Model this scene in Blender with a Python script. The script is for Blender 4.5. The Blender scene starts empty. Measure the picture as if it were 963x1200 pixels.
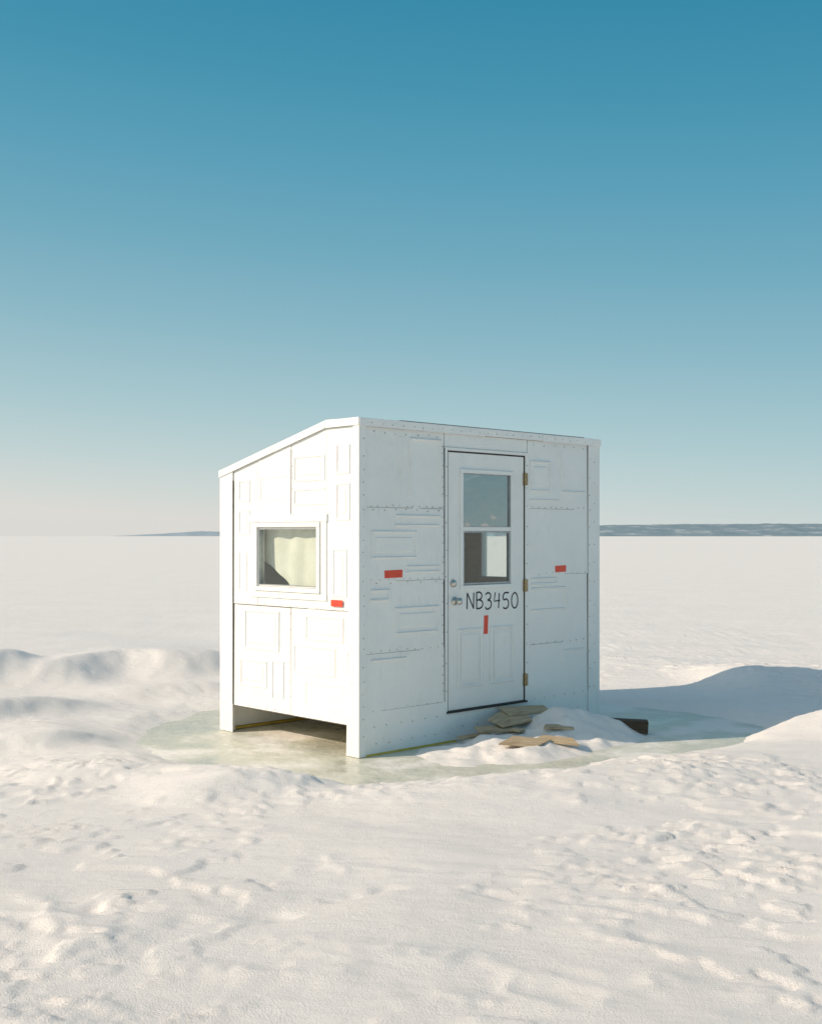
import bpy, bmesh, math, random
import numpy as np
from mathutils import Vector, Matrix
random.seed(7)
scene = bpy.context.scene
scene.view_settings.view_transform = 'Standard'
scene.view_settings.look = 'None'
scene.view_settings.exposure = 0
SUN_EL = 30.0
SXY = (-0.958, -0.287)
SUN_DIR = Vector((SXY[0]*math.cos(math.radians(SUN_EL)), SXY[1]*math.cos(math.radians(SUN_EL)), math.sin(math.radians(SUN_EL)))).normalized()

# ------------------------------------------------------------------ materials
def new_mat(name):
    m = bpy.data.materials.new(name); m.use_nodes = True
    nt = m.node_tree
    return m, nt, nt.nodes['Principled BSDF']

def node(nt, typ, **kw):
    n = nt.nodes.new(typ)
    for k, v in kw.items():
        if k in n.inputs: n.inputs[k].default_value = v
        else: setattr(n, k, v)
    return n

def ramp(nt, fac, stops):
    r = nt.nodes.new('ShaderNodeValToRGB')
    nt.links.new(fac, r.inputs[0])
    while len(r.color_ramp.elements) < len(stops): r.color_ramp.elements.new(0.5)
    for e, (p, c) in zip(r.color_ramp.elements, stops):
        e.position = p; e.color = (*c, 1)
    return r.outputs[0]

def noisy_mat(name, c1, c2, scale=6, rough=0.5, bump=0.1, bscale=30, bdist=0.01, metallic=0, spec=0.5, stretch=(1,1,1)):
    m, nt, b = new_mat(name)
    tc = node(nt, 'ShaderNodeTexCoord')
    mp = node(nt, 'ShaderNodeMapping'); mp.inputs['Scale'].default_value = stretch
    nt.links.new(tc.outputs['Object'], mp.inputs['Vector'])
    n = node(nt, 'ShaderNodeTexNoise', Scale=scale, Detail=6.0, Roughness=0.6)
    nt.links.new(mp.outputs[0], n.inputs['Vector'])
    nt.links.new(ramp(nt, n.outputs[0], [(0.35, c1), (0.65, c2)]), b.inputs['Base Color'])
    n2 = node(nt, 'ShaderNodeTexNoise', Scale=bscale, Detail=4.0)
    nt.links.new(mp.outputs[0], n2.inputs['Vector'])
    bp = node(nt, 'ShaderNodeBump', Strength=bump, Distance=bdist)
    nt.links.new(n2.outputs[0], bp.inputs['Height'])
    nt.links.new(bp.outputs[0], b.inputs['Normal'])
    b.inputs['Roughness'].default_value = rough
    b.inputs['Metallic'].default_value = metallic
    b.inputs['Specular IOR Level'].default_value = spec
    return m

def painted_metal():
    m, nt, b = new_mat('white_painted_steel')
    tc = node(nt, 'ShaderNodeTexCoord')
    n = node(nt, 'ShaderNodeTexNoise', Scale=2.2, Detail=8.0, Roughness=0.65)
    nt.links.new(tc.outputs['Object'], n.inputs['Vector'])
    col = ramp(nt, n.outputs[0], [(0.3, (0.82, 0.82, 0.79)), (0.7, (0.875, 0.875, 0.85))])
    # light grime/scuffs
    n3 = node(nt, 'ShaderNodeTexNoise', Scale=14.0, Detail=10.0, Roughness=0.75)
    mp = node(nt, 'ShaderNodeMapping'); mp.inputs['Scale'].default_value = (1, 1, 0.35)
    nt.links.new(tc.outputs['Object'], mp.inputs['Vector']); nt.links.new(mp.outputs[0], n3.inputs['Vector'])
    f = ramp(nt, n3.outputs[0], [(0.58, (0, 0, 0)), (0.8, (0.55, 0.55, 0.55))])
    mx = node(nt, 'ShaderNodeMixRGB'); mx.inputs[2].default_value = (0.58, 0.57, 0.52, 1)
    nt.links.new(f, mx.inputs[0]); nt.links.new(col, mx.inputs[1])
    nt.links.new(mx.outputs[0], b.inputs['Base Color'])
    # sheet waviness + fine stipple
    w = node(nt, 'ShaderNodeTexNoise', Scale=3.5, Detail=2.0)
    nt.links.new(tc.outputs['Object'], w.inputs['Vector'])
    b1 = node(nt, 'ShaderNodeBump', Strength=0.7, Distance=0.03)
    nt.links.new(w.outputs[0], b1.inputs['Height'])
    g = node(nt, 'ShaderNodeTexNoise', Scale=60.0, Detail=5.0)
    mp2 = node(nt, 'ShaderNodeMapping'); mp2.inputs['Scale'].default_value = (1, 1, 0.35)
    nt.links.new(tc.outputs['Object'], mp2.inputs['Vector']); nt.links.new(mp2.outputs[0], g.inputs['Vector'])
    b2 = node(nt, 'ShaderNodeBump', Strength=0.5, Distance=0.006)
    nt.links.new(g.outputs[0], b2.inputs['Height']); nt.links.new(b1.outputs[0], b2.inputs['Normal'])
    nt.links.new(b2.outputs[0], b.inputs['Normal'])
    b.inputs['Roughness'].default_value = 0.42
    b.inputs['Specular IOR Level'].default_value = 0.4
    return m

def glass_mat(name, refl, tint=(0.95, 0.98, 0.97)):
    m = bpy.data.materials.new(name); m.use_nodes = True
    nt = m.node_tree; nt.nodes.clear()
    out = nt.nodes.new('ShaderNodeOutputMaterial')
    tr = nt.nodes.new('ShaderNodeBsdfTransparent'); tr.inputs[0].default_value = (*tint, 1)
    gl = nt.nodes.new('ShaderNodeBsdfGlossy'); gl.inputs['Roughness'].default_value = 0.03
    tc = nt.nodes.new('ShaderNodeTexCoord')
    n = node(nt, 'ShaderNodeTexNoise', Scale=3.0, Detail=2.0)
    nt.links.new(tc.outputs['Object'], n.inputs['Vector'])
    bp = node(nt, 'ShaderNodeBump', Strength=0.3, Distance=0.02)
    nt.links.new(n.outputs[0], bp.inputs['Height']); nt.links.new(bp.outputs[0], gl.inputs['Normal'])
    lwt = nt.nodes.new('ShaderNodeLayerWeight'); lwt.inputs[0].default_value = 0.5
    pw = node(nt, 'ShaderNodeMath', operation='POWER'); nt.links.new(lwt.outputs['Facing'], pw.inputs[0]); pw.inputs[1].default_value = 4.0
    ad = node(nt, 'ShaderNodeMath', operation='ADD'); ad.use_clamp = True
    nt.links.new(pw.outputs[0], ad.inputs[0]); ad.inputs[1].default_value = refl
    mx = nt.nodes.new('ShaderNodeMixShader')
    nt.links.new(ad.outputs[0], mx.inputs[0]); nt.links.new(tr.outputs[0], mx.inputs[1]); nt.links.new(gl.outputs[0], mx.inputs[2])
    nt.links.new(mx.outputs[0], out.inputs[0])
    return m

def snow_mat():
    m, nt, b = new_mat('snow')
    tc = node(nt, 'ShaderNodeTexCoord')
    n = node(nt, 'ShaderNodeTexNoise', Scale=0.9, Detail=6.0, Roughness=0.6)
    nt.links.new(tc.outputs['Object'], n.inputs['Vector'])
    col = ramp(nt, n.outputs[0], [(0.3, (0.905, 0.855, 0.80)), (0.7, (0.935, 0.89, 0.84))])
    nt.links.new(col, b.inputs['Base Color'])
    mp = node(nt, 'ShaderNodeMapping'); mp.inputs['Scale'].default_value = (0.6, 1.0, 1)
    mp.inputs['Rotation'].default_value = (0, 0, 0.35)
    nt.links.new(tc.outputs['Object'], mp.inputs['Vector'])
    big = node(nt, 'ShaderNodeTexNoise', Scale=0.35, Detail=7.0, Roughness=0.62)
    nt.links.new(mp.outputs[0], big.inputs['Vector'])
    b0 = node(nt, 'ShaderNodeBump', Strength=0.35, Distance=0.25)
    nt.links.new(big.outputs[0], b0.inputs['Height'])
    mid = node(nt, 'ShaderNodeTexNoise', Scale=9.0, Detail=6.0, Roughness=0.6)
    nt.links.new(mp.outputs[0], mid.inputs['Vector'])
    b1 = node(nt, 'ShaderNodeBump', Strength=0.3, Distance=0.03)
    nt.links.new(mid.outputs[0], b1.inputs['Height']); nt.links.new(b0.outputs[0], b1.inputs['Normal'])
    fine = node(nt, 'ShaderNodeTexNoise', Scale=120.0, Detail=4.0, Roughness=0.75)
    nt.links.new(tc.outputs['Object'], fine.inputs['Vector'])
    b2 = node(nt, 'ShaderNodeBump', Strength=0.85, Distance=0.008)
    nt.links.new(fine.outputs[0], b2.inputs['Height']); nt.links.new(b1.outputs[0], b2.inputs['Normal'])
    nt.links.new(b2.outputs[0], b.inputs['Normal'])
    b.inputs['Roughness'].default_value = 0.7
    b.inputs['Specular IOR Level'].default_value = 0.25
    return m

def ice_mat():
    m, nt, b = new_mat('lake_ice')
    tc = node(nt, 'ShaderNodeTexCoord')
    n = node(nt, 'ShaderNodeTexNoise', Scale=1.3, Detail=8.0, Roughness=0.6)
    nt.links.new(tc.outputs['Object'], n.inputs['Vector'])
    nt.links.new(ramp(nt, n.outputs[0], [(0.3, (0.53, 0.525, 0.42)), (0.5, (0.66, 0.65, 0.545)), (0.60, (0.86, 0.83, 0.77))]), b.inputs['Base Color'])
    nt.links.new(ramp(nt, n.outputs[0], [(0.35, (0.18,)*3), (0.62, (0.65,)*3)]), b.inputs['Roughness'])
    b.inputs['Specular IOR Level'].default_value = 0.35
    w = node(nt, 'ShaderNodeTexNoise', Scale=10.0, Detail=6.0)
    nt.links.new(tc.outputs['Object'], w.inputs['Vector'])
    bp = node(nt, 'ShaderNodeBump', Strength=0.45, Distance=0.03)
    nt.links.new(w.outputs[0], bp.inputs['Height']); nt.links.new(bp.outputs[0], b.inputs['Normal'])
    return m

M = {}
M['metal'] = painted_metal()
M['core'] = noisy_mat('plywood_core', (0.72, 0.67, 0.53), (0.80, 0.75, 0.62), 4, 0.8, stretch=(1, 1, 6))
M['seam'] = noisy_mat('dark_seam', (0.05, 0.05, 0.045), (0.11, 0.10, 0.09), 8, 0.8)
M['gap_black'] = noisy_mat('black_gap', (0.015, 0.015, 0.015), (0.03, 0.03, 0.03), 20, 0.6)
M['tape'] = noisy_mat('red_reflective_tape', (0.70, 0.055, 0.025), (0.80, 0.085, 0.035), 20, 0.4, 0.1, 60)
M['ink'] = noisy_mat('black_marker', (0.01, 0.01, 0.012), (0.03, 0.03, 0.035), 40, 0.5)
M['alu'] = noisy_mat('aluminium_sash', (0.36, 0.38, 0.39), (0.46, 0.48, 0.49), 20, 0.45, metallic=0.4)
M['nickel'] = noisy_mat('satin_nickel', (0.50, 0.48, 0.44), (0.62, 0.60, 0.56), 20, 0.25, metallic=1.0)
M['brass'] = noisy_mat('aged_brass', (0.30, 0.22, 0.12), (0.42, 0.32, 0.19), 30, 0.45, metallic=0.6)
M['screw'] = noisy_mat('zinc_screw', (0.30, 0.29, 0.27), (0.46, 0.45, 0.43), 9, 0.45, metallic=0.5)
M['yellow'] = noisy_mat('yellow_edge_strip', (0.60, 0.42, 0.06), (0.72, 0.52, 0.10), 12, 0.6)
M['ply'] = noisy_mat('weathered_plywood', (0.36, 0.26, 0.15), (0.60, 0.48, 0.32), 5, 0.85, 0.4, 40, 0.004, stretch=(1, 8, 1))
M['timber'] = noisy_mat('dark_timber', (0.05, 0.03, 0.018), (0.11, 0.07, 0.04), 5, 0.8, 0.5, 30, 0.006, stretch=(1, 8, 8))
M['curtain'] = noisy_mat('curtain_cloth', (0.74, 0.71, 0.60), (0.82, 0.79, 0.70), 6, 0.9)
M['glass'] = glass_mat('window_glass', 0.05)
M['glass2'] = glass_mat('storm_glass', 0.38, (0.82, 0.87, 0.87))
M['snow'] = snow_mat()
M['ice'] = ice_mat()

# ------------------------------------------------------------------ mesh helpers
class Part:
    def __init__(self, name, mat, bevel=0.0):
        self.name, self.mat, self.bevel = name, mat, bevel
        self.bm = bmesh.new()
    def hexa(self, pts):
        v = [self.bm.verts.new(p) for p in pts]
        for f in ((0,3,2,1),(4,5,6,7),(0,1,5,4),(1,2,6,5),(2,3,7,6),(3,0,4,7)):
            self.bm.faces.new([v[i] for i in f])
    def box(self, x0, x1, y0, y1, z0, z1):
        self.hexa([(x0,y0,z0),(x1,y0,z0),(x1,y1,z0),(x0,y1,z0),(x0,y0,z1),(x1,y0,z1),(x1,y1,z1),(x0,y1,z1)])
    def prism_x(self, x0, x1, yz):
        a = [self.bm.verts.new((x0, y, z)) for y, z in yz]
        b = [self.bm.verts.new((x1, y, z)) for y, z in yz]
        n = len(yz)
        self.bm.faces.new(a[::-1]); self.bm.faces.new(b)
        for i in range(n):
            j = (i+1) % n
            self.bm.faces.new([a[i], a[j], b[j], b[i]])
    def disc(self, c, axis, r, h, seg=8, dome=True):
        ax = Vector(axis).normalized(); c = Vector(c)
        t = ax.orthogonal().normalized(); s = ax.cross(t)
        lo = [self.bm.verts.new(c + r*(math.cos(k*2*math.pi/seg)*t + math.sin(k*2*math.pi/seg)*s)) for k in range(seg)]
        hi = [self.bm.verts.new(c + ax*h + r*(0.6 if dome else 1)*(math.cos(k*2*math.pi/seg)*t + math.sin(k*2*math.pi/seg)*s)) for k in range(seg)]
        for k in range(seg):
            j = (k+1) % seg
            self.bm.faces.new([lo[k], lo[j], hi[j], hi[k]])
        self.bm.faces.new(hi)
    def lathe(self, c, axis, prof, seg=20):
        ax = Vector(axis).normalized(); c = Vector(c)
        t = ax.orthogonal().normalized(); s = ax.cross(t)
        rings = []
        for r, h in prof:
            rings.append([self.bm.verts.new(c + ax*h + max(r, 1e-4)*(math.cos(k*2*math.pi/seg)*t + math.sin(k*2*math.pi/seg)*s)) for k in range(seg)])
        for a, b in zip(rings, rings[1:]):
            for k in range(seg):
                j = (k+1) % seg
                self.bm.faces.new([a[k], a[j], b[j], b[k]])
    def finish(self, parent=None, smooth=False):
        bmesh.ops.recalc_face_normals(self.bm, faces=self.bm.faces)
        me = bpy.data.meshes.new(self.name); self.bm.to_mesh(me); self.bm.free()
        me.materials.append(self.mat)
        if smooth:
            for p in me.polygons: p.use_smooth = True
        ob = bpy.data.objects.new(self.name, me); scene.collection.objects.link(ob)
        if self.bevel:
            bv = ob.modifiers.new('bevel', 'BEVEL'); bv.width = self.bevel; bv.segments = 2; bv.limit_method = 'ANGLE'
        if parent: ob.parent = parent
        return ob

# ------------------------------------------------------------------ ice fishing hut
ANG = math.atan2(0.692, 0.722)
CX, CY = -0.372, 8.46
hut = bpy.data.objects.new('ice_fishing_hut', None); scene.collection.objects.link(hut)
hut.location = (CX, CY, 0); hut.rotation_euler = (0, 0, ANG)
W, D = 2.80, 1.71
def H(y):
    return 2.435 if y < 0.36 else 2.435 - (y-0.36)/(D-0.36)*0.315

core = Part('wall_frame', M['core'])
core.box(0.004, 0.893, 0.004, 0.05, 0.0, 2.42)
core.box(1.814, 2.796, 0.004, 0.05, 0.0, 2.42)
core.box(0.893, 1.814, 0.004, 0.05, 2.262, 2.42)
core.box(0.893, 1.814, 0.004, 0.05, 0.0, 0.222)
def side_wall(p, x0, x1, w0, w1, zb, wz0=1.19, wz1=1.68):
    for a, b in ((0.05, 0.36), (0.36, w0), (w1, 1.66)):
        p.prism_x(x0, x1, [(a, zb), (b, zb), (b, H(b)-0.012), (a, H(a)-0.012)])
    p.prism_x(x0, x1, [(w0, zb), (w1, zb), (w1, wz0), (w0, wz0)])
    p.prism_x(x0, x1, [(w0, wz1), (w1, wz1), (w1, H(w1)-0.012), (w0, H(w0)-0.012)])
side_wall(core, 0.004, 0.05, 0.445, 1.214, 0.23)
side_wall(core, 2.75, 2.796, 0.60, 1.36, 0.0)
core.box(0.004, 2.796, 1.66, 1.705, 0.0, 2.10)
core.box(0.05, 2.75, 0.05, 1.66, 0.232, 0.27)      # floor deck
core.finish(hut)

# inside face of the back wall skirt (seen through the low opening)
sk = Part('back_skirt', M['metal'])
sk.box(0.05, 2.75, 1.645, 1.658, 0.03, 0.228)
sk.finish(hut)
yl = Part('yellow_sill', M['yellow'])
yl.box(0.012, 2.75, 1.64, 1.70, 0.003, 0.022)
yl.box(0.01, 1.0, -0.012, 0.045, -0.004, 0.012)
yl.finish(hut)

# roof
roof = Part('roof', M['metal'], 0.003)
prof = [(-0.02, 2.437), (0.36, 2.441), (D+0.02, 2.117), (D+0.02, 2.137), (0.36, 2.462), (-0.02, 2.455)]
roof.prism_x(-0.018, W+0.018, prof)
roof.finish(hut)
# roof edge trims (slightly irregular segments)
tr = Part('roof_trim', M['metal'], 0.002)
xs = [-0.022, 0.62, 1.31, 2.02, W+0.022]
for i in range(4):
    o = random.uniform(-0.002, 0.002)
    tr.box(xs[i]+0.001, xs[i+1]-0.001, -0.026+o, -0.0205+o, 2.395+o*2, 2.452+o)
for a, b in ((-0.02, 0.36), (0.36, 1.0), (1.0, D+0.02)):
    o = random.uniform(-0.002, 0.002)
    tr.prism_x(-0.026+o, -0.0185+o, [(a+0.001, H(a)-0.035), (b-0.001, H(b)-0.035), (b-0.001, H(b)+0.022), (a+0.001, H(a)+0.022)])
tr.box(-0.01, W+0.01, D+0.008, D+0.016, 2.05, 2.13)
tr.finish(hut)
ed = Part('roof_edge_line', M['seam'])  # thin dark line along the front roof edge
ed.box(0.4, 2.6, -0.012, 0.03, 2.4565, 2.461)
ed.finish(hut)

pan = Part('cladding_panels', M['metal'], 0.0015)
emb = Part('cladding_embossing', M['metal'], 0.0)
scr = Part('screws', M['screw'])
sea = Part('cladding_seams', M['seam'])

# front sheets : (x0,x1,z0,z1,offset,tilt)
def fsheet(x0, x1, z0, z1, off=0.0, tilt=0.0):
    y0 = -0.004-off
    pan.hexa([(x0,y0-tilt,z0),(x1,y0-tilt*0.6,z0),(x1,0.003,z0),(x0,0.003,z0),(x0,y0,z1),(x1,y0,z1),(x1,0.003,z1),(x0,0.003,z1)])
F = [
 (0.045, 0.862, 1.805, 2.395, 0.000, 0.006), (0.048, 0.86, 1.262, 1.81, 0.003, 0.005),
 (0.042, 0.858, 0.735, 1.268, 0.001, 0.006), (0.046, 0.862, 0.31, 0.742, 0.004, 0.004),
 (0.042, 0.99, -0.0, 0.225, 0.006, 0.0), (0.99, 2.72, 0.0, 0.222, 0.003, 0.0), (0.044, 0.868, 0.222, 0.318, 0.008, 0.0),
 (0.868, 1.84, 2.29, 2.395, 0.002, 0.0),
 (1.85, 2.655, 1.825, 2.395, 0.001, 0.006), (1.848, 2.655, 1.27, 1.83, 0.004, 0.005),
 (1.852, 2.66, 0.69, 1.275, 0.0, 0.006), (1.85, 2.657, 0.222, 0.695, 0.003, 0.004),
]
for f in F: fsheet(*f)
# corner angles
pan.box(-0.0135, 0.05, -0.0165, -0.013, 0.0, 2.397)     # near corner, front leg
pan.box(2.652, 2.813, -0.0165, -0.012, 0.0, 2.395)
# door casing
fc = Part('door_frame', M['metal'], 0.002)
fc.box(0.866, 0.893, -0.016, 0.05, 0.224, 2.287)
fc.box(1.816, 1.846, -0.016, 0.05, 0.224, 2.287)
fc.box(0.893, 1.816, -0.016, 0.05, 2.264, 2.287)
fc.finish(hut)
ws = Part('door_gap_strips', M['gap_black'])  # black filler strips stand in for the dark gaps round the door
ws.box(0.8935, 0.903, -0.010, 0.046, 0.226, 2.262)
ws.box(1.808, 1.8155, -0.004, 0.046, 0.226, 2.262)
ws.box(0.903, 1.808, -0.004, 0.046, 2.254, 2.262)
ws.box(0.88, 1.83, -0.022, 0.046, 0.224, 0.240)
ws.finish(hut)

# embossed ribs: trapezoid ridge segments on front / left wall
def rib(p, face, a0, a1, b0, b1, horiz, h=0.006, w=0.011, base=0.008):
    if horiz:
        A = [(a0-w, b0-w), (a1+w, b0-w), (a1+w, b0+w), (a0-w, b0+w)]
        B = [(a0-w*.3, b0-w*.3), (a1+w*.3, b0-w*.3), (a1+w*.3, b0+w*.3), (a0-w*.3, b0+w*.3)]
    else:
        A = [(a0-w, b0-w), (a0+w, b0-w), (a0+w, b1+w), (a0-w, b1+w)]
        B = [(a0-w*.3, b0-w*.3), (a0+w*.3, b0-w*.3), (a0+w*.3, b1+w*.3), (a0-w*.3, b1+w*.3)]
    if face == 'F':
        pts = [(a, -0.002, b) for a, b in A] + [(a, -base-h, b) for a, b in B]
    else:
        pts = [(-0.002, a, b) for a, b in A] + [(-base-h, a, b) for a, b in B]
    p.hexa(pts)
def ring(face, a0, a1, b0, b1, sides='LRTB', h=None, w=0.012, base=None, p=None, field=True):
    p = p or emb
    if h is None: h = 0.012 if face == 'F' else 0.006
    if base is None: base = 0.009 if face == 'F' else 0.0075
    e = 0.0006
    if 'T' in sides: rib(p, face, a0, a1, b1, b1, True, h, w, base)
    if 'B' in sides: rib(p, face, a0, a1, b0, b0, True, h, w, base)
    if 'L' in sides: rib(p, face, a0, a0, b0, b1, False, h+e, w, base)
    if 'R' in sides: rib(p, face, a1, a1, b0, b1, False, h+e, w, base)
    if field and set('LRTB') <= set(sides) and a1-a0 > 0.12 and b1-b0 > 0.12:
        m = 0.032
        A = [(a0+m, b0+m), (a1-m, b0+m), (a1-m, b1-m), (a0+m, b1-m)]; m = 0.045
        B = [(a0+m, b0+m), (a1-m, b0+m), (a1-m, b1-m), (a0+m, b1-m)]
        if face == 'F': p.hexa([(a, -0.002, b) for a, b in A] + [(a, -base-h*0.6, b) for a, b in B])
        else: p.hexa([(-0.002, a, b) for a, b in A] + [(-base-h*0.6, a, b) for a, b in B])
ring('F', 0.50, 0.82, 1.90, 2.33, 'LTR')
ring('F', 0.09, 0.40, 1.90, 2.33, 'R')
ring('F', 0.11, 0.56, 1.44, 1.63)
ring('F', 0.35, 0.80, 1.68, 1.75, 'TB')
ring('F', 0.46, 0.80, 1.33, 1.37, 'TB')
ring('F', 0.35, 0.79, 0.875, 1.06)
ring('F', 0.11, 0.28, 1.13, 1.20, 'TBR')
ring('F', 0.11, 0.45, 0.64, 0.69, 'T')
ring('F', 1.88, 2.13, 1.98, 2.22, 'LTBR')
ring('F', 2.28, 2.60, 1.98, 2.30, 'LB')
ring('F', 1.88, 2.24, 1.86, 1.90, 'T')
ring('F', 1.90, 2.22, 1.20, 1.24, 'TB')
ring('F', 1.90, 2.34, 0.98, 1.16, 'TRB')
ring('F', 2.30, 2.60, 0.50, 0.62, 'TL')

# left wall sheets (outward -x)
def lsheet(y0, y1, z0, z1, off=0.0, tilt=0.0, t0=None, t1=None):
    x0 = -0.004-off
    za = z1 if t0 is None else t0; zb = z1 if t1 is None else t1
    pan.hexa([(x0-tilt,y0,z0),(x0-tilt,y1,z0),(0.003,y1,z0),(0.003,y0,z0),(x0,y0,za),(x0,y1,zb),(0.003,y1,zb),(0.003,y0,za)])
WZ0, WZ1, WY0, WY1 = 1.19, 1.68, 0.445, 1.214
lsheet(0.05, 0.362, 1.05, 2.3, 0.001, 0.003, 2.40, 2.40)
lsheet(0.36, 0.443, 1.05, 2.3, 0.003, 0.003, H(0.36)-0.03, H(0.443)-0.03)
lsheet(0.446, 0.784, 1.70, 2.3, 0.0005, 0.002, H(0.446)-0.03, H(0.784)-0.03)
lsheet(0.789, 1.212, 1.70, 2.2, 0.004, 0.003, H(0.789)-0.03, H(1.212)-0.03)
lsheet(1.216, 1.55, 1.05, 2.1, 0.002, 0.003, H(1.216)-0.03, H(1.55)-0.03)
lsheet(0.446, 1.212, 1.05, 1.186, 0.003, 0.0)
lsheet(0.10, 0.782, 0.222, 1.046, 0.003, 0.004)
lsheet(0.788, 1.55, 0.222, 1.044, 0.0, 0.004)
# far corner angle and flared near-corner strip
pan.prism_x(-0.018, -0.012, [(1.545, 0.0), (1.725, 0.0), (1.725, H(1.7)-0.02), (1.545, H(1.545)-0.03)])
pan.prism_x(-0.0185, -0.0125, [(-0.0165, 0.0), (0.125, 0.0), (0.11, 0.6), (0.05, 2.40), (-0.0165, 2.40)])
pan.box(0.0, 0.05, 1.6, 1.71, 0.0, 0.232)
# back and right cladding
pan.box(2.798, 2.806, 0.0, 0.6, 0.0, 2.38); pan.prism_x(2.798, 2.806, [(1.36,0),(1.71,0),(1.71,2.1),(1.36,2.17)])
pan.box(2.798, 2.806, 0.602, 1.358, 0.0, 1.188); pan.prism_x(2.798, 2.806, [(0.602,1.682),(1.358,1.682),(1.358,2.17),(0.602,2.34)])
pan.box(0.0, 2.8, 1.707, 1.715, 0.0, 2.11)
pan.finish(hut)

ring('L', 0.10, 0.24, 1.72, 1.98); ring('L', 0.10, 0.24, 2.06, 2.26, 'LRB'); ring('L', 0.13, 0.28, 1.16, 1.5)
ring('L', 0.38, 0.74, 2.02, 2.20); ring('L', 0.38, 0.74, 1.84, 1.95, 'TBR')
ring('L', 0.84, 1.17, 1.88, 2.06, 'RTB')
ring('L', 1.32, 1.46, 1.62, 1.80); ring('L', 1.32, 1.46, 1.88, 2.04); ring('L', 1.36, 1.46, 1.16, 1.46, 'LRB')
ring('L', 0.17, 0.60, 0.82, 0.99); ring('L', 0.26, 0.74, 0.56, 0.76); ring('L', 0.17, 0.60, 0.32, 0.49, 'TRB')
ring('L', 0.12, 0.14, 0.60, 0.74, 'L')
ring('L', 0.94, 1.38, 0.70, 1.00); ring('L', 0.88, 1.02, 0.34, 0.62, 'LRT'); ring('L', 1.10, 1.44, 0.40, 0.60)
emb.finish(hut)

# screws
def srow_f(x0, x1, z, n, off=0.010):
    for i in range(n):
        x = x0+(x1-x0)*(i+0.5)/n+random.uniform(-.012, .012)
        scr.disc((x, -off, z+random.uniform(-.006, .006)), (0, -1, 0), random.uniform(0.004, 0.0058), 0.004)
def scol_f(x, z0, z1, n, off=0.012):
    for i in range(n):
        z = z0+(z1-z0)*(i+0.5)/n+random.uniform(-.02, .02)
        scr.disc((x+random.uniform(-.005, .005), -off, z), (0, -1, 0), random.uniform(0.004, 0.0058), 0.004)
def scol_l(y, z0, z1, n, off=0.010):
    for i in range(n):
        z = z0+(z1-z0)*(i+0.5)/n+random.uniform(-.02, .02)
        scr.disc((-off, y+random.uniform(-.005, .005), z), (-1, 0, 0), random.uniform(0.0028, 0.0042), 0.003)
def srow_l(y0, y1, z, n, off=0.010):
    for i in range(n):
        y = y0+(y1-y0)*(i+0.5)/n+random.uniform(-.012, .012)
        scr.disc((-off, y, z+random.uniform(-.005, .005)), (-1, 0, 0), random.uniform(0.0028, 0.0042), 0.003)
for z, n in ((1.822, 11), (1.792, 7), (1.278, 10), (1.25, 5), (0.752, 9), (0.325, 7), (0.21, 6), (2.36, 7)):
    srow_f(0.07, 0.85, z, n)
for z, n in ((1.84, 10), (1.285, 9), (0.70, 8), (0.24, 6), (2.36, 6)):
    srow_f(1.87, 2.64, z, n)
scol_f(0.845, 0.35, 2.33, 26); scol_f(0.025, 0.1, 2.35, 22, 0.0165); scol_f(2.735, 0.2, 2.35, 12, 0.0165)
scol_f(2.67, 0.2, 2.35, 14, 0.0165); scol_f(1.831, 0.3, 2.25, 12, 0.016); scol_f(0.879, 0.3, 2.25, 9, 0.016)
srow_f(0.05, 2.75, 2.42, 26, 0.026); srow_f(1.0, 2.6, 0.11, 10); srow_f(0.1, 0.95, 0.08, 7)
scol_l(0.80, 0.25, 1.03, 9); scol_l(0.77, 1.72, 2.3, 6); scol_l(1.56, 0.1, 2.05, 16, 0.018); scol_l(0.06, 0.1, 2.3, 18, 0.0185)
srow_l(0.12, 1.5, 1.06, 13); srow_l(0.14, 1.5, 0.24, 12); srow_l(0.42, 1.24, 1.72, 7, 0.024)
scr.finish(hut)
# dark gaps seen between overlapping sheets
for (x0, x1, z) in ((0.06, 0.52, 1.8085), (0.60, 0.85, 1.8085), (0.35, 0.84, 1.2655), (0.06, 0.6, 0.7385), (0.2, 0.84, 0.3175), (1.87, 2.45, 1.828), (2.0, 2.64, 1.273), (1.87, 2.3, 0.6935)):
    sea.box(x0, x1, -0.0118, 0.0, z-0.0010, z+0.0010)
sea.box(-0.0075, 0.0, 0.7835, 0.788, 0.23, 1.045)
sea.box(-0.0075, 0.0, 0.7845, 0.7885, 1.7, 2.26)
sea.box(-0.0075, 0.0, 0.2, 0.43, 1.0455, 1.0495)
sea.box(-0.0075, 0.0, 0.6, 1.5, 1.0455, 1.0495)
sea.box(-0.0075, 0.0, 1.2125, 1.2155, 1.75, 2.12)
sea.box(-0.006, 0.045, 0.13, 1.59, 0.215, 0.2215)  # dark strip along the left wall's lower edge
sea.box(0.8625, 0.8655, -0.012, 0.0, 0.32, 2.28)
sea.box(2.649, 2.6510, -0.012, 0.0, 0.25, 2.39)
sea.box(-0.019, 0.0, 1.541, 1.5445, 0.23, 2.05)
sea.finish(hut)

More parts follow.
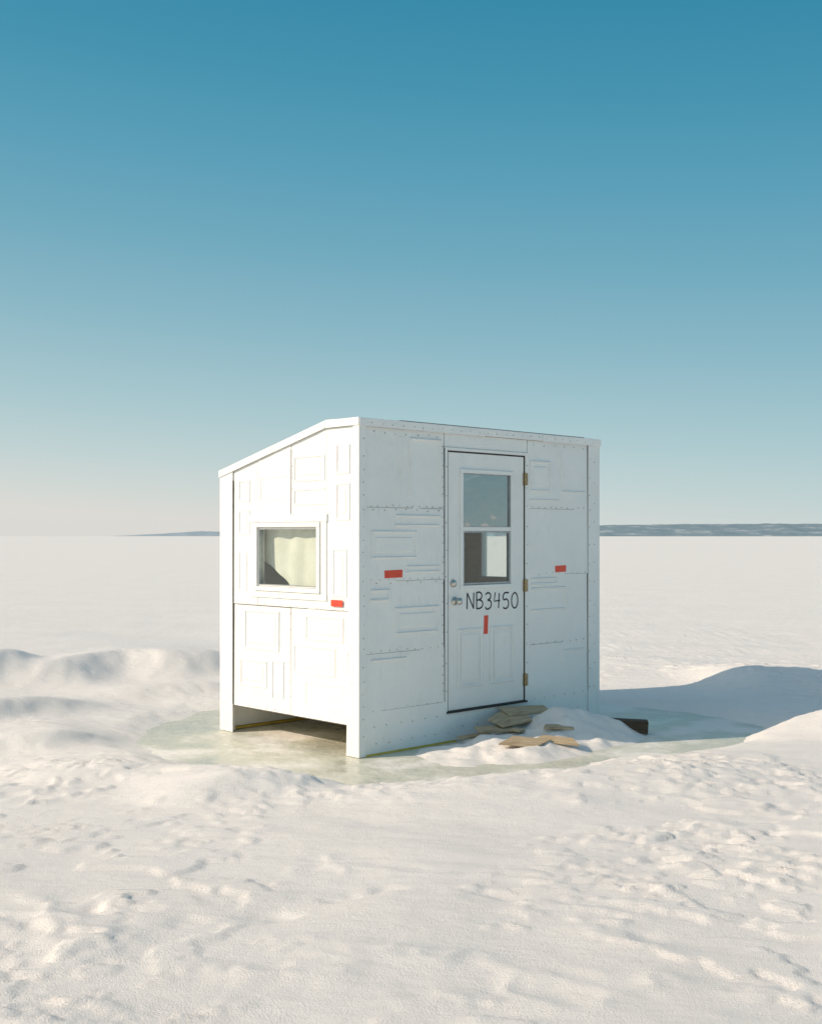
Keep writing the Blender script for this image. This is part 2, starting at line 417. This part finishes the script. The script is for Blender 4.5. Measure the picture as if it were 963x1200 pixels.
# ---- left window
wf = Part('side_window_frame', M['metal'], 0.003)
def frame_l(p, y0, y1, z0, z1, w, xo, xi):
    p.box(xo, xi, y0-w, y1+w, z1, z1+w); p.box(xo, xi, y0-w, y1+w, z0-w, z0)
    p.box(xo, xi, y0-w, y0, z0, z1); p.box(xo, xi, y1, y1+w, z0, z1)
frame_l(wf, WY0+0.012, WY1-0.012, WZ0+0.012, WZ1-0.012, 0.035, -0.030, 0.05)
wf.box(-0.022, 0.002, WY0-0.10, WY1+0.09, WZ1+0.026, WZ1+0.085)
wf.box(-0.019, 0.002, WY0-0.095, WY1+0.085, WZ0-0.075, WZ0-0.025)
wf.box(-0.017, 0.002, WY0-0.09, WY0-0.025, WZ0-0.025, WZ1+0.026)
wf.box(-0.016, 0.002, WY1+0.025, WY1+0.08, WZ0-0.025, WZ1+0.026)
frame_l(wf, WY0+0.024, WY1-0.024, WZ0+0.024, WZ1-0.024, 0.010, -0.012, 0.03)
wf.finish(hut)
wsl = Part('side_window_gasket', M['alu'])
frame_l(wsl, WY0+0.029, WY1-0.029, WZ0+0.029, WZ1-0.029, 0.005, -0.016, 0.028)
wsl.finish(hut)
g = Part('side_window_glass', M['glass']); g.box(0.004, 0.0075, WY0+0.02, WY1-0.02, WZ0+0.02, WZ1-0.02); g.finish(hut)
# right-hand window (seen through the door glass)
rw = Part('far_window_frame', M['metal'])
frame_l(rw, 0.62, 1.34, 1.21, 1.66, 0.04, 2.742, 2.82)
rw.box(2.76, 2.80, 0.97, 0.99, 1.21, 1.66)
rw.finish(hut)
g = Part('far_window_glass', M['glass']); g.box(2.778, 2.782, 0.62, 1.34, 1.21, 1.66); g.finish(hut)
# pale cloth hung inside the side window, one lower corner hooked up
bm = bmesh.new(); NY, NZ = 60, 30; grid = []
for i in range(NY+1):
    y = 0.40 + 0.86*i/NY; row = []
    f = i/NY
    zb = 1.10 if f < 0.5 else 1.10 + 0.30*((f-0.5)/0.5)**0.7
    for j in range(NZ+1):
        z = zb + (1.78-zb)*j/NZ
        x = 0.085 + 0.008*math.sin(y*30+z*3) + 0.005*math.sin(y*17+1+z*6) + 0.012*(1-j/NZ)
        row.append(bm.verts.new((x, y, z)))
    grid.append(row)
for i in range(NY):
    for j in range(NZ):
        bm.faces.new([grid[i][j], grid[i+1][j], grid[i+1][j+1], grid[i][j+1]])
me = bpy.data.meshes.new('curtain'); bm.to_mesh(me); bm.free(); me.materials.append(M['curtain'])
for p in me.polygons: p.use_smooth = True
cu = bpy.data.objects.new('curtain', me); scene.collection.objects.link(cu); cu.parent = hut

# ---- door
d = Part('door', M['metal'], 0.002)
x0, x1, z0, z1 = 0.905, 1.806, 0.242, 2.252
lx0, lx1, lz0, lz1 = 1.067, 1.641, 1.205, 2.10
d.box(x0, lx0, 0.0, 0.042, z0, z1); d.box(lx1, x1, 0.0, 0.042, z0, z1)
d.box(lx0, lx1, 0.0, 0.042, z0, lz0); d.box(lx0, lx1, 0.0, 0.042, lz1, z1)
d.finish(hut)
de = Part('door_panels', M['metal'], 0.0)
ring('F', 1.03, 1.29, 0.42, 0.86, base=-0.001, h=0.010, w=0.013, p=de)
ring('F', 1.41, 1.67, 0.42, 0.86, base=-0.001, h=0.010, w=0.013, p=de)
de.finish(hut)
def frame_f(p, x0, x1, z0, z1, w, yo, yi):
    p.box(x0-w, x1+w, yo, yi, z1, z1+w); p.box(x0-w, x1+w, yo, yi, z0-w, z0)
    p.box(x0-w, x0, yo, yi, z0, z1); p.box(x1, x1+w, yo, yi, z0, z1)
lf = Part('door_window_frame', M['metal'], 0.004)
frame_f(lf, lx0+0.006, lx1-0.006, lz0+0.006, lz1-0.006, 0.032, -0.014, 0.04)
lf.box(lx0+0.006, lx1-0.006, -0.008, 0.03, 1.640, 1.672)
lf.finish(hut)
al = Part('door_window_sash', M['alu'], 0.001)
frame_f(al, lx0+0.022, lx1-0.022, lz0+0.024, 1.626, 0.014, -0.006, 0.02)
frame_f(al, lx0+0.012, lx1-0.012, 1.678, lz1-0.012, 0.005, -0.010, 0.02)
al.finish(hut)
g = Part('door_glass_lower', M['glass']); g.box(lx0+0.02, lx1-0.02, 0.004, 0.008, lz0+0.02, 1.63); g.finish(hut)
g = Part('door_glass_upper', M['glass2']); g.box(lx0+0.01, lx1-0.01, 0.006, 0.010, 1.672, lz1-0.008); g.finish(hut)
kn = Part('door_knob', M['nickel'])
kn.lathe((0.985, 0.0, 1.092), (0, -1, 0), [(0.034, 0), (0.034, 0.006), (0.028, 0.010), (0.013, 0.012), (0.012, 0.030), (0.022, 0.036), (0.029, 0.048), (0.028, 0.060), (0.018, 0.068), (0.0, 0.070)])
kn.finish(hut, True)
db = Part('deadbolt', M['nickel'])
db.lathe((0.968, 0.0, 1.230), (0, -1, 0), [(0.031, 0), (0.031, 0.008), (0.024, 0.018), (0.010, 0.020), (0.0, 0.020)])
db.finish(hut, True)
hg = Part('hinges', M['brass'], 0.001)
for z in (2.07, 1.19, 0.41):
    hg.box(1.795, 1.808, -0.006, 0.0, z-0.05, z+0.05)
    hg.box(1.817, 1.838, -0.0205, -0.0162, z-0.05, z+0.05)
    hg.lathe((1.811, -0.014, z-0.052), (0, 0, 1), [(0, 0), (0.008, 0.0), (0.008, 0.104), (0, 0.104)], 10)
hg.finish(hut)
# red tape
tp = Part('red_tape', M['tape'])
def tape_f(x0, x1, z0, z1, y, sk=0.0):
    tp.hexa([(x0,y,z0),(x1,y,z0+sk),(x1,y+0.0015,z0+sk),(x0,y+0.0015,z0),(x0,y,z1),(x1,y,z1+sk),(x1,y+0.0015,z1+sk),(x0,y+0.0015,z1)])
tape_f(0.235, 0.415, 1.288, 1.345, -0.0135, 0.003)
tape_f(2.20, 2.345, 1.290, 1.345, -0.0145, 0.003)
tp.hexa([(1.318,-0.0022,0.815),(1.366,-0.0022,0.815),(1.366,-0.0005,0.815),(1.318,-0.0005,0.815),(1.323,-0.0022,0.963),(1.371,-0.0022,0.963),(1.371,-0.0005,0.963),(1.323,-0.0005,0.963)])
tp.box(-0.0215, -0.0195, 0.165, 0.295, 1.08, 1.128)
tp.finish(hut)

# lettering NB3450 : hand-drawn monoline strokes
glyph = {
 'N': [[(0,0),(0.03,1)],[(0.03,1),(0.72,0.02)],[(0.72,0.02),(0.74,1.0)]],
 'B': [[(0.05,0),(0.05,1)],[(0.0,0.98),(0.4,1.0),(0.62,0.85),(0.58,0.66),(0.35,0.54),(0.07,0.52)],[(0.35,0.54),(0.65,0.42),(0.72,0.22),(0.5,0.03),(0.0,0.0)]],
 '3': [[(0.03,0.9),(0.3,1.0),(0.58,0.9),(0.58,0.68),(0.25,0.54)],[(0.25,0.54),(0.6,0.46),(0.68,0.24),(0.45,0.02),(0.15,0.0),(0.0,0.12)]],
 '4': [[(0.12,1.0),(0.0,0.45),(0.66,0.48)],[(0.58,0.95),(0.5,0.0)]],
 '5': [[(0.66,1.0),(0.14,0.96),(0.08,0.58),(0.4,0.6),(0.64,0.4),(0.58,0.12),(0.3,0.0),(0.0,0.08)]],
 '0': [[(0.36,1.0),(0.1,0.82),(0.0,0.45),(0.12,0.1),(0.36,0.0),(0.62,0.14),(0.72,0.5),(0.6,0.86),(0.36,1.0)]],
}
cu = bpy.data.curves.new('lettering', 'CURVE'); cu.dimensions = '3D'; cu.bevel_depth = 0.0066; cu.bevel_resolution = 2; cu.resolution_u = 6
adv = 0.1060; hgt = 0.128
for i, ch in enumerate('NB3450'):
    bx = 1.125 + i*adv; bz = 1.022 - i*0.0035 + (0.004 if i % 2 else 0)
    for st in glyph[ch]:
        curved = len(st) > 3 
        sp = cu.splines.new('BEZIER' if curved else 'POLY')
        if curved:
            sp.bezier_points.add(len(st)-1)
            for bp_, (a, b) in zip(sp.bezier_points, st):
                bp_.co = (bx + a*0.105, -0.001, bz + b*hgt); bp_.handle_left_type = bp_.handle_right_type = 'AUTO'
        else:
            sp.points.add(len(st)-1)
            for pt, (a, b) in zip(sp.points, st): pt.co = (bx + a*0.105, -0.001, bz + b*hgt, 1)
cu.materials.append(M['ink'])
lo = bpy.data.objects.new('lettering', cu); scene.collection.objects.link(lo); lo.parent = hut
lo.scale = (1, 0.25, 1); lo.location = (0, -0.0005, 0)

# ------------------------------------------------------------------ terrain noise
rng = np.random.default_rng(3)
perm = rng.permutation(256); perm = np.concatenate([perm, perm])
gang = rng.uniform(0, 2*np.pi, 256); gx, gy = np.cos(gang), np.sin(gang)
def pn(x, y, seed=0):
    x = x + seed*17.37; y = y + seed*9.71
    xi = np.floor(x).astype(int); yi = np.floor(y).astype(int)
    xf = x-xi; yf = y-yi
    u = xf*xf*xf*(xf*(xf*6-15)+10); v = yf*yf*yf*(yf*(yf*6-15)+10)
    def g(a, b):
        h = perm[(perm[(xi+a) & 255] + yi+b) & 255]
        return gx[h]*(xf-a) + gy[h]*(yf-b)
    return (g(0,0)*(1-u)+g(1,0)*u)*(1-v) + (g(0,1)*(1-u)+g(1,1)*u)*v
def fbm(x, y, o=4, seed=0, gain=0.5):
    s = 0; a = 1
    for k in range(o):
        s = s + a*pn(x*2**k, y*2**k, seed+k*3); a *= gain
    return s
def sstep(a, b, x):
    t = np.clip((x-a)/(b-a), 0, 1); return t*t*(3-2*t)

POOL = [(-1.75,10.6),(-1.95,9.7),(-1.80,8.8),(-1.40,8.1),(-1.0,7.80),(-.25,7.48),(.45,7.62),(1.0,8.1),(1.55,8.65),(2.45,9.20),(2.85,9.8),(2.45,10.5),(1.9,10.9),(.5,11.3),(-1.0,11.2)]
def sdpoly(px, py, poly):
    dmin = np.full(px.shape, 1e9); inside = np.zeros(px.shape, bool)
    n = len(poly)
    for i in range(n):
        ax, ay = poly[i]; bx, by = poly[(i+1) % n]
        ex, ey = bx-ax, by-ay
        t = np.clip(((px-ax)*ex+(py-ay)*ey)/(ex*ex+ey*ey), 0, 1)
        dmin = np.minimum(dmin, np.hypot(px-ax-t*ex, py-ay-t*ey))
        c = ((ay > py) != (by > py)) & (px < (bx-ax)*(py-ay)/(by-ay+1e-12)+ax)
        inside ^= c
    return np.where(inside, -dmin, dmin)
def bump(x, y, cx, cy, sx, sy, ang=0, p=1.0):
    c, s = math.cos(ang), math.sin(ang)
    u = ((x-cx)*c+(y-cy)*s)/sx; v = (-(x-cx)*s+(y-cy)*c)/sy
    return np.exp(-(u*u+v*v)**p)
def drift(x, y, cx, cy, L, wid, ang, lee=0.18, seed=1, curve=0.25, wob=0.22):
    """wind drift: long gentle windward side, crisp crest, short steep lee side (toward +u)"""
    c, s = math.cos(ang), math.sin(ang)
    u = (x-cx)*c+(y-cy)*s; v = -(x-cx)*s+(y-cy)*c
    u = u + curve*(v/wid)**2*L + wob*pn(x*1.2, y*1.2, seed) + 0.03*pn(x*5, y*5, seed+1)
    us = np.sqrt(u*u+0.0004)
    f = np.where(u < 0, np.exp(-(us/L)**1.2), np.exp(-(us/lee)**1.8))
    return f*np.exp(-np.abs(v/wid)**3)

def height(x, y):
    dcam = np.hypot(x, y-6)
    near = np.exp(-(dcam/14)**2)
    wx = x + 0.35*pn(x*0.6, y*0.6, 5); wy = y + 0.35*pn(x*0.6, y*0.6, 6)
    d = sdpoly(x, y, POOL) + 0.18*fbm(x*1.1, y*1.1, 4, 11)
    h = 0.05 + 0.045*fbm(x*0.35, y*0.35, 3, 20)*near
    # smoother, wind-packed ground left of the hut
    sm = 1 - 0.75*sstep(1.0, 2.0, -x)*sstep(7.4, 8.4, y)
    h = h + 0.020*fbm(wx*0.8, wy*1.6, 4, 30)*near*(0.4+0.6*sm)
    # crusty wind-scoured patches with crisp little edges
    pm = sstep(0.04, 0.28, fbm(x*0.55, y*0.75, 3, 41))*near*sm
    rid = 1-np.abs(fbm(wx*2.4, wy*3.4, 3, 50))*2.2
    h = h + 0.015*pm*np.clip(rid, -0.5, 1)**2*np.sign(rid)
    pm2 = sstep(-0.05, 0.15, fbm(x*0.5+9, y*0.6+4, 3, 61))*near*sm
    flake = sstep(0.10, 0.17, fbm(wx*2.0, wy*3.4, 4, 70, 0.6))
    h = h + 0.015*pm2*flake
    flake2 = sstep(0.12, 0.19, fbm(wx*4.4, wy*6.6, 3, 170, 0.6))
    h = h + 0.010*sstep(-0.02, 0.16, fbm(x*0.7-3, y*0.8+14, 3, 161))*near*flake2*sm
    # old, wind-softened tracks across the foreground
    jx = x + 0.09*pn(x*7, y*7, 7); jy = y + 0.09*pn(x*7, y*7, 8)
    for (cx, cy, r, a_) in ((-1.62,4.75,.12,.7),(-1.33,4.84,.09,1),(-1.18,4.80,.06,.6),(-.9,4.72,.09,.6),(-.55,4.78,.10,1),(-.28,4.98,.10,.9),(-.12,5.06,.07,.7),(.35,5.02,.12,.8),(1.22,5.62,.10,1),(1.42,5.80,.08,1),(1.62,5.93,.07,.8),(1.9,6.1,.09,.9),(2.1,6.5,.10,.7),(.9,4.55,.10,.6),(.75,5.9,.09,.7)):
        rr = np.hypot(jx-cx, (jy-cy)*1.8)/r
        h = h - 0.018*a_*np.exp(-rr**3)
    # rim round the melt pool
    h = h + 0.025*np.exp(-((d-0.8)/0.5)**2)
    # shelf behind right, lowered to place the hut's shadow edge before the bank
    Rg = np.exp(-((x-1.9)/1.25)**4-((y-11.9)/0.85)**4)
    h = h*(1-0.95*Rg) + 0.006*Rg
    # banks
    h = h + 0.19*bump(x, y, 3.75, 9.35, 0.85, 0.42, 0.15)
    h = h + 0.15*sstep(2.75, 3.6, x + 0.25*pn(y*1.1, x*0.8, 33))*np.exp(-((y-12.2)/1.1)**4)*np.exp(-((x-4.6)/2.2)**4)
    h = h + 0.11*bump(x, y, 2.1, 14.1, 1.5, 0.7, -0.1)
    h = h + 0.05*bump(x, y, 5.2, 10.6, 1.0, 1.0)
    # drifts on the left: long wind-carved ridges
    h = h + 0.30*drift(x, y, -3.05, 12.75, 2.4, 1.7, -0.98, 0.34, 3, 0.06, 0.35)
    h = h + 0.13*drift(x, y, -2.45, 11.3, 1.0, 0.9, -0.95, 0.22, 13, 0.1)
    h = h + 0.22*drift(x, y, -4.3, 11.8, 0.9, 0.6, -0.75, 0.20, 4)
    h = h + 0.17*drift(x, y, -3.35, 9.7, 1.2, 0.80, -0.95, 0.18, 5, 0.12)
    h = h + 0.12*drift(x, y, -2.75, 8.45, 1.0, 0.55, -1.0, 0.14, 6, 0.12)
    h = h + 0.10*drift(x, y, -0.95, 6.95, 1.0, 0.55, -1.2, 0.14, 8, 0.1)
    h = h + 0.07*drift(x, y, -2.0, 7.4, 0.9, 0.45, -1.15, 0.13, 9, 0.1)
    h = h + 0.07*bump(x, y, 1.2, 7.2, 1.2, 0.35, 0.35)
    # pool depression
    k = sstep(-0.12, 0.50, d)
    h = h*k - 0.05*(1-k)
    # drift on the doorstep
    ca, sa = math.cos(ANG), math.sin(ANG)
    lx = (x-CX)*ca + (y-CY)*sa; ly = -(x-CX)*sa + (y-CY)*ca
    m = 0.235*np.exp(-np.abs((lx-1.78)/0.56)**2.6 - np.abs((ly+0.45)/0.46)**2.4)
    m = np.maximum(m, 0.105*np.exp(-np.abs((lx-1.10)/0.80)**2.6 - np.abs((ly+0.52)/0.50)**2.6)) + 0.03*np.exp(-((lx-1.2)/.6)**2-((ly+.5)/.4)**2)
    m = m*(1+0.6*fbm(x*2.4, y*2.4, 3, 90)) + 0.018*fbm(x*6, y*6, 3, 95)*sstep(0.02, 0.1, m)
    h = h + m
    inside = sstep(-0.03, 0.03, ly)*sstep(-0.03, 0.03, lx)*sstep(-0.03, 0.03, W-lx)*sstep(-0.03, 0.03, D-ly)
    return h*(1-inside) - 0.06*inside

def axis(lo, hi, step, far_lo, far_hi, r=1.06):
    c = list(np.arange(lo, hi, step)); s = step; p = c[-1]
    while p < far_hi:
        s *= r; p += s; c.append(p)
    s = step; p = c[0]; pre = []
    while p > far_lo:
        s *= r; p -= s; pre.append(p)
    return np.array(pre[::-1] + c)
X = axis(-4.6, 5.0, 0.020, -9000, 9000); Y = axis(3.4, 13.5, 0.020, -300, 9500)
XX, YY = np.meshgrid(X, Y)
ZZ = height(XX, YY)
nx, ny = len(X), len(Y)
co = np.stack([XX, YY, ZZ], -1).reshape(-1, 3).astype(np.float32)
me = bpy.data.meshes.new('snow_ground')
me.vertices.add(nx*ny); me.vertices.foreach_set('co', co.ravel())
i, j = np.meshgrid(np.arange(nx-1), np.arange(ny-1)); a = (j*nx+i).ravel()
fa = np.stack([a, a+1, a+1+nx, a+nx], -1).astype(np.int32)
nf = len(fa)
me.loops.add(nf*4); me.loops.foreach_set('vertex_index', fa.ravel())
me.polygons.add(nf); me.polygons.foreach_set('loop_start', np.arange(0, nf*4, 4, dtype=np.int32))
me.polygons.foreach_set('loop_total', np.full(nf, 4, dtype=np.int32))
me.polygons.foreach_set('use_smooth', np.ones(nf, dtype=bool))
me.update(); me.validate()
me.materials.append(M['snow'])
gr = bpy.data.objects.new('snow_ground', me); scene.collection.objects.link(gr)

# ice sheet (melt-pool refrozen around the hut)
ic = Part('ice', M['ice'])
v = [ic.bm.verts.new((x, y, -0.004)) for x, y in [(-3.6, 6.9), (3.9, 6.9), (3.9, 12.4), (-3.6, 12.4)]]
ic.bm.faces.new(v); ic.finish()

# ------------------------------------------------------------------ debris
def hz(x, y): return float(height(np.array([[x]]), np.array([[y]]))[0, 0])
def board(name, x, y, z, poly, th, rot, mat, parent=None):
    p = Part(name, mat, 0.0015)
    a = [p.bm.verts.new((u, v, 0)) for u, v in poly]; b = [p.bm.verts.new((u, v, th)) for u, v in poly]
    n = len(poly)
    p.bm.faces.new(a[::-1]); p.bm.faces.new(b)
    for k in range(n):
        q = (k+1) % n; p.bm.faces.new([a[k], a[q], b[q], b[k]])
    o = p.finish(parent); o.location = (x, y, z); o.rotation_euler = rot
    return o
pile = bpy.data.objects.new('plywood_scraps', None); scene.collection.objects.link(pile)
def lw(lx, ly):  # hut-local to world xy
    return (CX + lx*math.cos(ANG) - ly*math.sin(ANG), CY + lx*math.sin(ANG) + ly*math.cos(ANG))
for k, (lx, ly, dz, poly, rz, rx, ry) in enumerate([
    (1.40, -0.20, 0.06, [(-.22,-.09),(.16,-.13),(.26,.07),(.02,.12),(-.20,.07)], 0.9, 0.26, -0.05),
    (1.64, -0.14, 0.08, [(-.22,-.08),(.26,-.06),(.28,.07),(-.20,.09)], 0.65, 0.28, 0.04),
    (1.18, -0.28, 0.035, [(-.20,-.05),(.18,-.08),(.14,.07),(-.18,.06)], 0.5, 0.18, 0.05),
    (0.98, -0.70, 0.015, [(-.20,-.06),(.08,-.10),(.23,.03),(-.05,.08)], 0.2, 0.26, 0.05),
    (1.24, -0.80, 0.015, [(-.16,-.05),(.18,-.05),(.12,.06),(-.10,.05)], -0.2, 0.28, 0.08),
    (1.48, -0.62, 0.012, [(-.15,-.03),(.12,-.06),(.14,.03),(-.08,.05)], 0.5, 0.20, 0.05),
    (1.02, -0.17, 0.025, [(-.17,-.035),(.15,-.045),(.19,.04),(-.15,.035)], 0.75, 0.12, 0.0),
    (1.28, -0.40, 0.02, [(-.13,-.03),(.11,-.05),(.13,.03),(-.10,.04)], 1.3, 0.16, 0.1)]):
    X_, Y_ = lw(lx, ly)
    board('board_%d' % (k+1), X_, Y_, hz(X_, Y_)+dz, poly, 0.012, (rx, ry, rz), M['ply'], pile)
tb = board('timber_beam', 1.69, 9.50, 0.015, [(-.24,-.05),(.22,-.05),(.22,.05),(-.24,.05)], 0.10, (0.03, 0.04, -0.08), M['timber'])

# ------------------------------------------------------------------ far shore
def shore(name, x0, x1, y, hfun, mat, depth=500):
    n = 400; rows = [0, 0.12, 0.35, 0.7, 1.0]
    p = Part(name, mat); g = []
    for i in range(n+1):
        x = x0+(x1-x0)*i/n; hh = hfun(x, i/n)
        g.append([p.bm.verts.new((x, y+depth*r, -1 + hh*math.sin(r*math.pi/2))) for r in rows])
    for i in range(n):
        for k in range(len(rows)-1):
            p.bm.faces.new([g[i][k], g[i+1][k], g[i+1][k+1], g[i][k+1]])
    return p.finish(None, True)
def forest_mat(name, c1, c2, c3, s):
    m, nt, b = new_mat(name)
    tc = node(nt, 'ShaderNodeTexCoord')
    mp = node(nt, 'ShaderNodeMapping'); mp.inputs['Scale'].default_value = (1, 1.0, 6)
    nt.links.new(tc.outputs['Object'], mp.inputs['Vector'])
    n = node(nt, 'ShaderNodeTexNoise', Scale=s, Detail=8.0, Roughness=0.7)
    nt.links.new(mp.outputs[0], n.inputs['Vector'])
    nt.links.new(ramp(nt, n.outputs[0], [(0.38, c1), (0.56, c2), (0.66, c3)]), b.inputs['Base Color'])
    b.inputs['Roughness'].default_value = 1.0; b.inputs['Specular IOR Level'].default_value = 0
    return m
fm = forest_mat('hazy_forest', (0.20, 0.285, 0.33), (0.27, 0.35, 0.39), (0.52, 0.56, 0.58), 0.012)  # aerial haze is painted into both forest base colours
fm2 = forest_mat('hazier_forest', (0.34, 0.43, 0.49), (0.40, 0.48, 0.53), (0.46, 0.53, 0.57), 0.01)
def n1(x, s): return float(fbm(np.array([[x*s]]), np.array([[3.3]]), 5, s*1000 % 7)[0, 0])
shore('hills', 300, 4500, 4200, lambda x, t: max(1, (57 + 9*n1(x, 0.0011) + 3*n1(x, 0.02)) * min(1, 0.75+(x-300)/1500*0.25) * (1-0.35*max(0, (x-1150)/3000))), fm)
shore('far_hills', -2300, 1200, 6500, lambda x, t: max(0.5, (28 + 5*n1(x, 0.002) + 2*n1(x, 0.02)) * min(1, max(0.02, (x+1750)/500))), fm2)

# ------------------------------------------------------------------ world and sun
w = bpy.data.worlds.new('World'); scene.world = w; w.use_nodes = True
nt = w.node_tree; bg = nt.nodes['Background']
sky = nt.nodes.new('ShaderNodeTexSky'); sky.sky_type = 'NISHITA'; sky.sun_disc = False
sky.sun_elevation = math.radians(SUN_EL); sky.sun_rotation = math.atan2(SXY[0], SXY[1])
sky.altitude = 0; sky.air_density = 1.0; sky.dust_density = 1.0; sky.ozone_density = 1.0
def lin(c): return tuple(((v/255)/12.92 if v/255 <= 0.04045 else ((v/255+0.055)/1.055)**2.4) for v in c)
tc = nt.nodes.new('ShaderNodeTexCoord')
sx = nt.nodes.new('ShaderNodeSeparateXYZ'); nt.links.new(tc.outputs['Generated'], sx.inputs[0])
# haze is a little brighter toward the sun's side
az = node(nt, 'ShaderNodeMath', operation='MULTIPLY_ADD'); nt.links.new(sx.outputs[0], az.inputs[0]); az.inputs[1].default_value = 0.07; nt.links.new(sx.outputs[2], az.inputs[2])
gr_ = ramp(nt, az.outputs[0], [(0.0, lin((220, 218, 214))), (0.0204, lin((208, 215, 213))), (0.049, lin((192, 209, 211))), (0.0927, lin((169, 199, 206))),
    (0.1635, lin((138, 182, 197))), (0.232, lin((110, 168, 189))), (0.297, lin((87, 157, 183))), (0.3585, lin((66, 146, 175))), (0.42, lin((50, 136, 168)))])
sc = node(nt, 'ShaderNodeVectorMath', operation='SCALE'); nt.links.new(gr_, sc.inputs[0]); sc.inputs['Scale'].default_value = 1/0.15
tint = node(nt, 'ShaderNodeMixRGB', blend_type='MULTIPLY'); tint.inputs[0].default_value = 1; tint.inputs[2].default_value = (1.34, 1.28, 1.04, 1)  # unseen upper sky is warmed and brightened to add fill light
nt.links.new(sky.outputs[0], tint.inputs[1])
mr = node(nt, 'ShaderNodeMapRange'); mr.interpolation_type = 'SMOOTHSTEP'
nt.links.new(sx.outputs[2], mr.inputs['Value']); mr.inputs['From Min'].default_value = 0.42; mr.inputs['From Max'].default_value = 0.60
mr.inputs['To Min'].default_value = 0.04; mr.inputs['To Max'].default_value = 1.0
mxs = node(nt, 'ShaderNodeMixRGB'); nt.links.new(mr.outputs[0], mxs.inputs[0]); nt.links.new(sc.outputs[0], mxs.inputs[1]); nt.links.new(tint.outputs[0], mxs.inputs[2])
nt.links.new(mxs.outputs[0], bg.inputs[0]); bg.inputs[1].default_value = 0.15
L = bpy.data.lights.new('sun', 'SUN'); L.energy = 3.9; L.angle = math.radians(0.5); L.color = (1.0, 0.825, 0.65)
lo = bpy.data.objects.new('sun', L); scene.collection.objects.link(lo)
lo.rotation_euler = SUN_DIR.to_track_quat('Z', 'Y').to_euler(); lo.location = (-10, -4, 8)

# ------------------------------------------------------------------ camera
cam = bpy.data.cameras.new('camera'); co_ = bpy.data.objects.new('camera', cam); scene.collection.objects.link(co_)
co_.location = (0, 0, 1.6); co_.rotation_euler = (math.radians(90), 0, 0)
cam.sensor_fit = 'HORIZONTAL'; cam.sensor_width = 36; cam.lens = 36*1375/963; cam.shift_y = 28/963
cam.clip_start = 0.05; cam.clip_end = 20000
scene.camera = co_
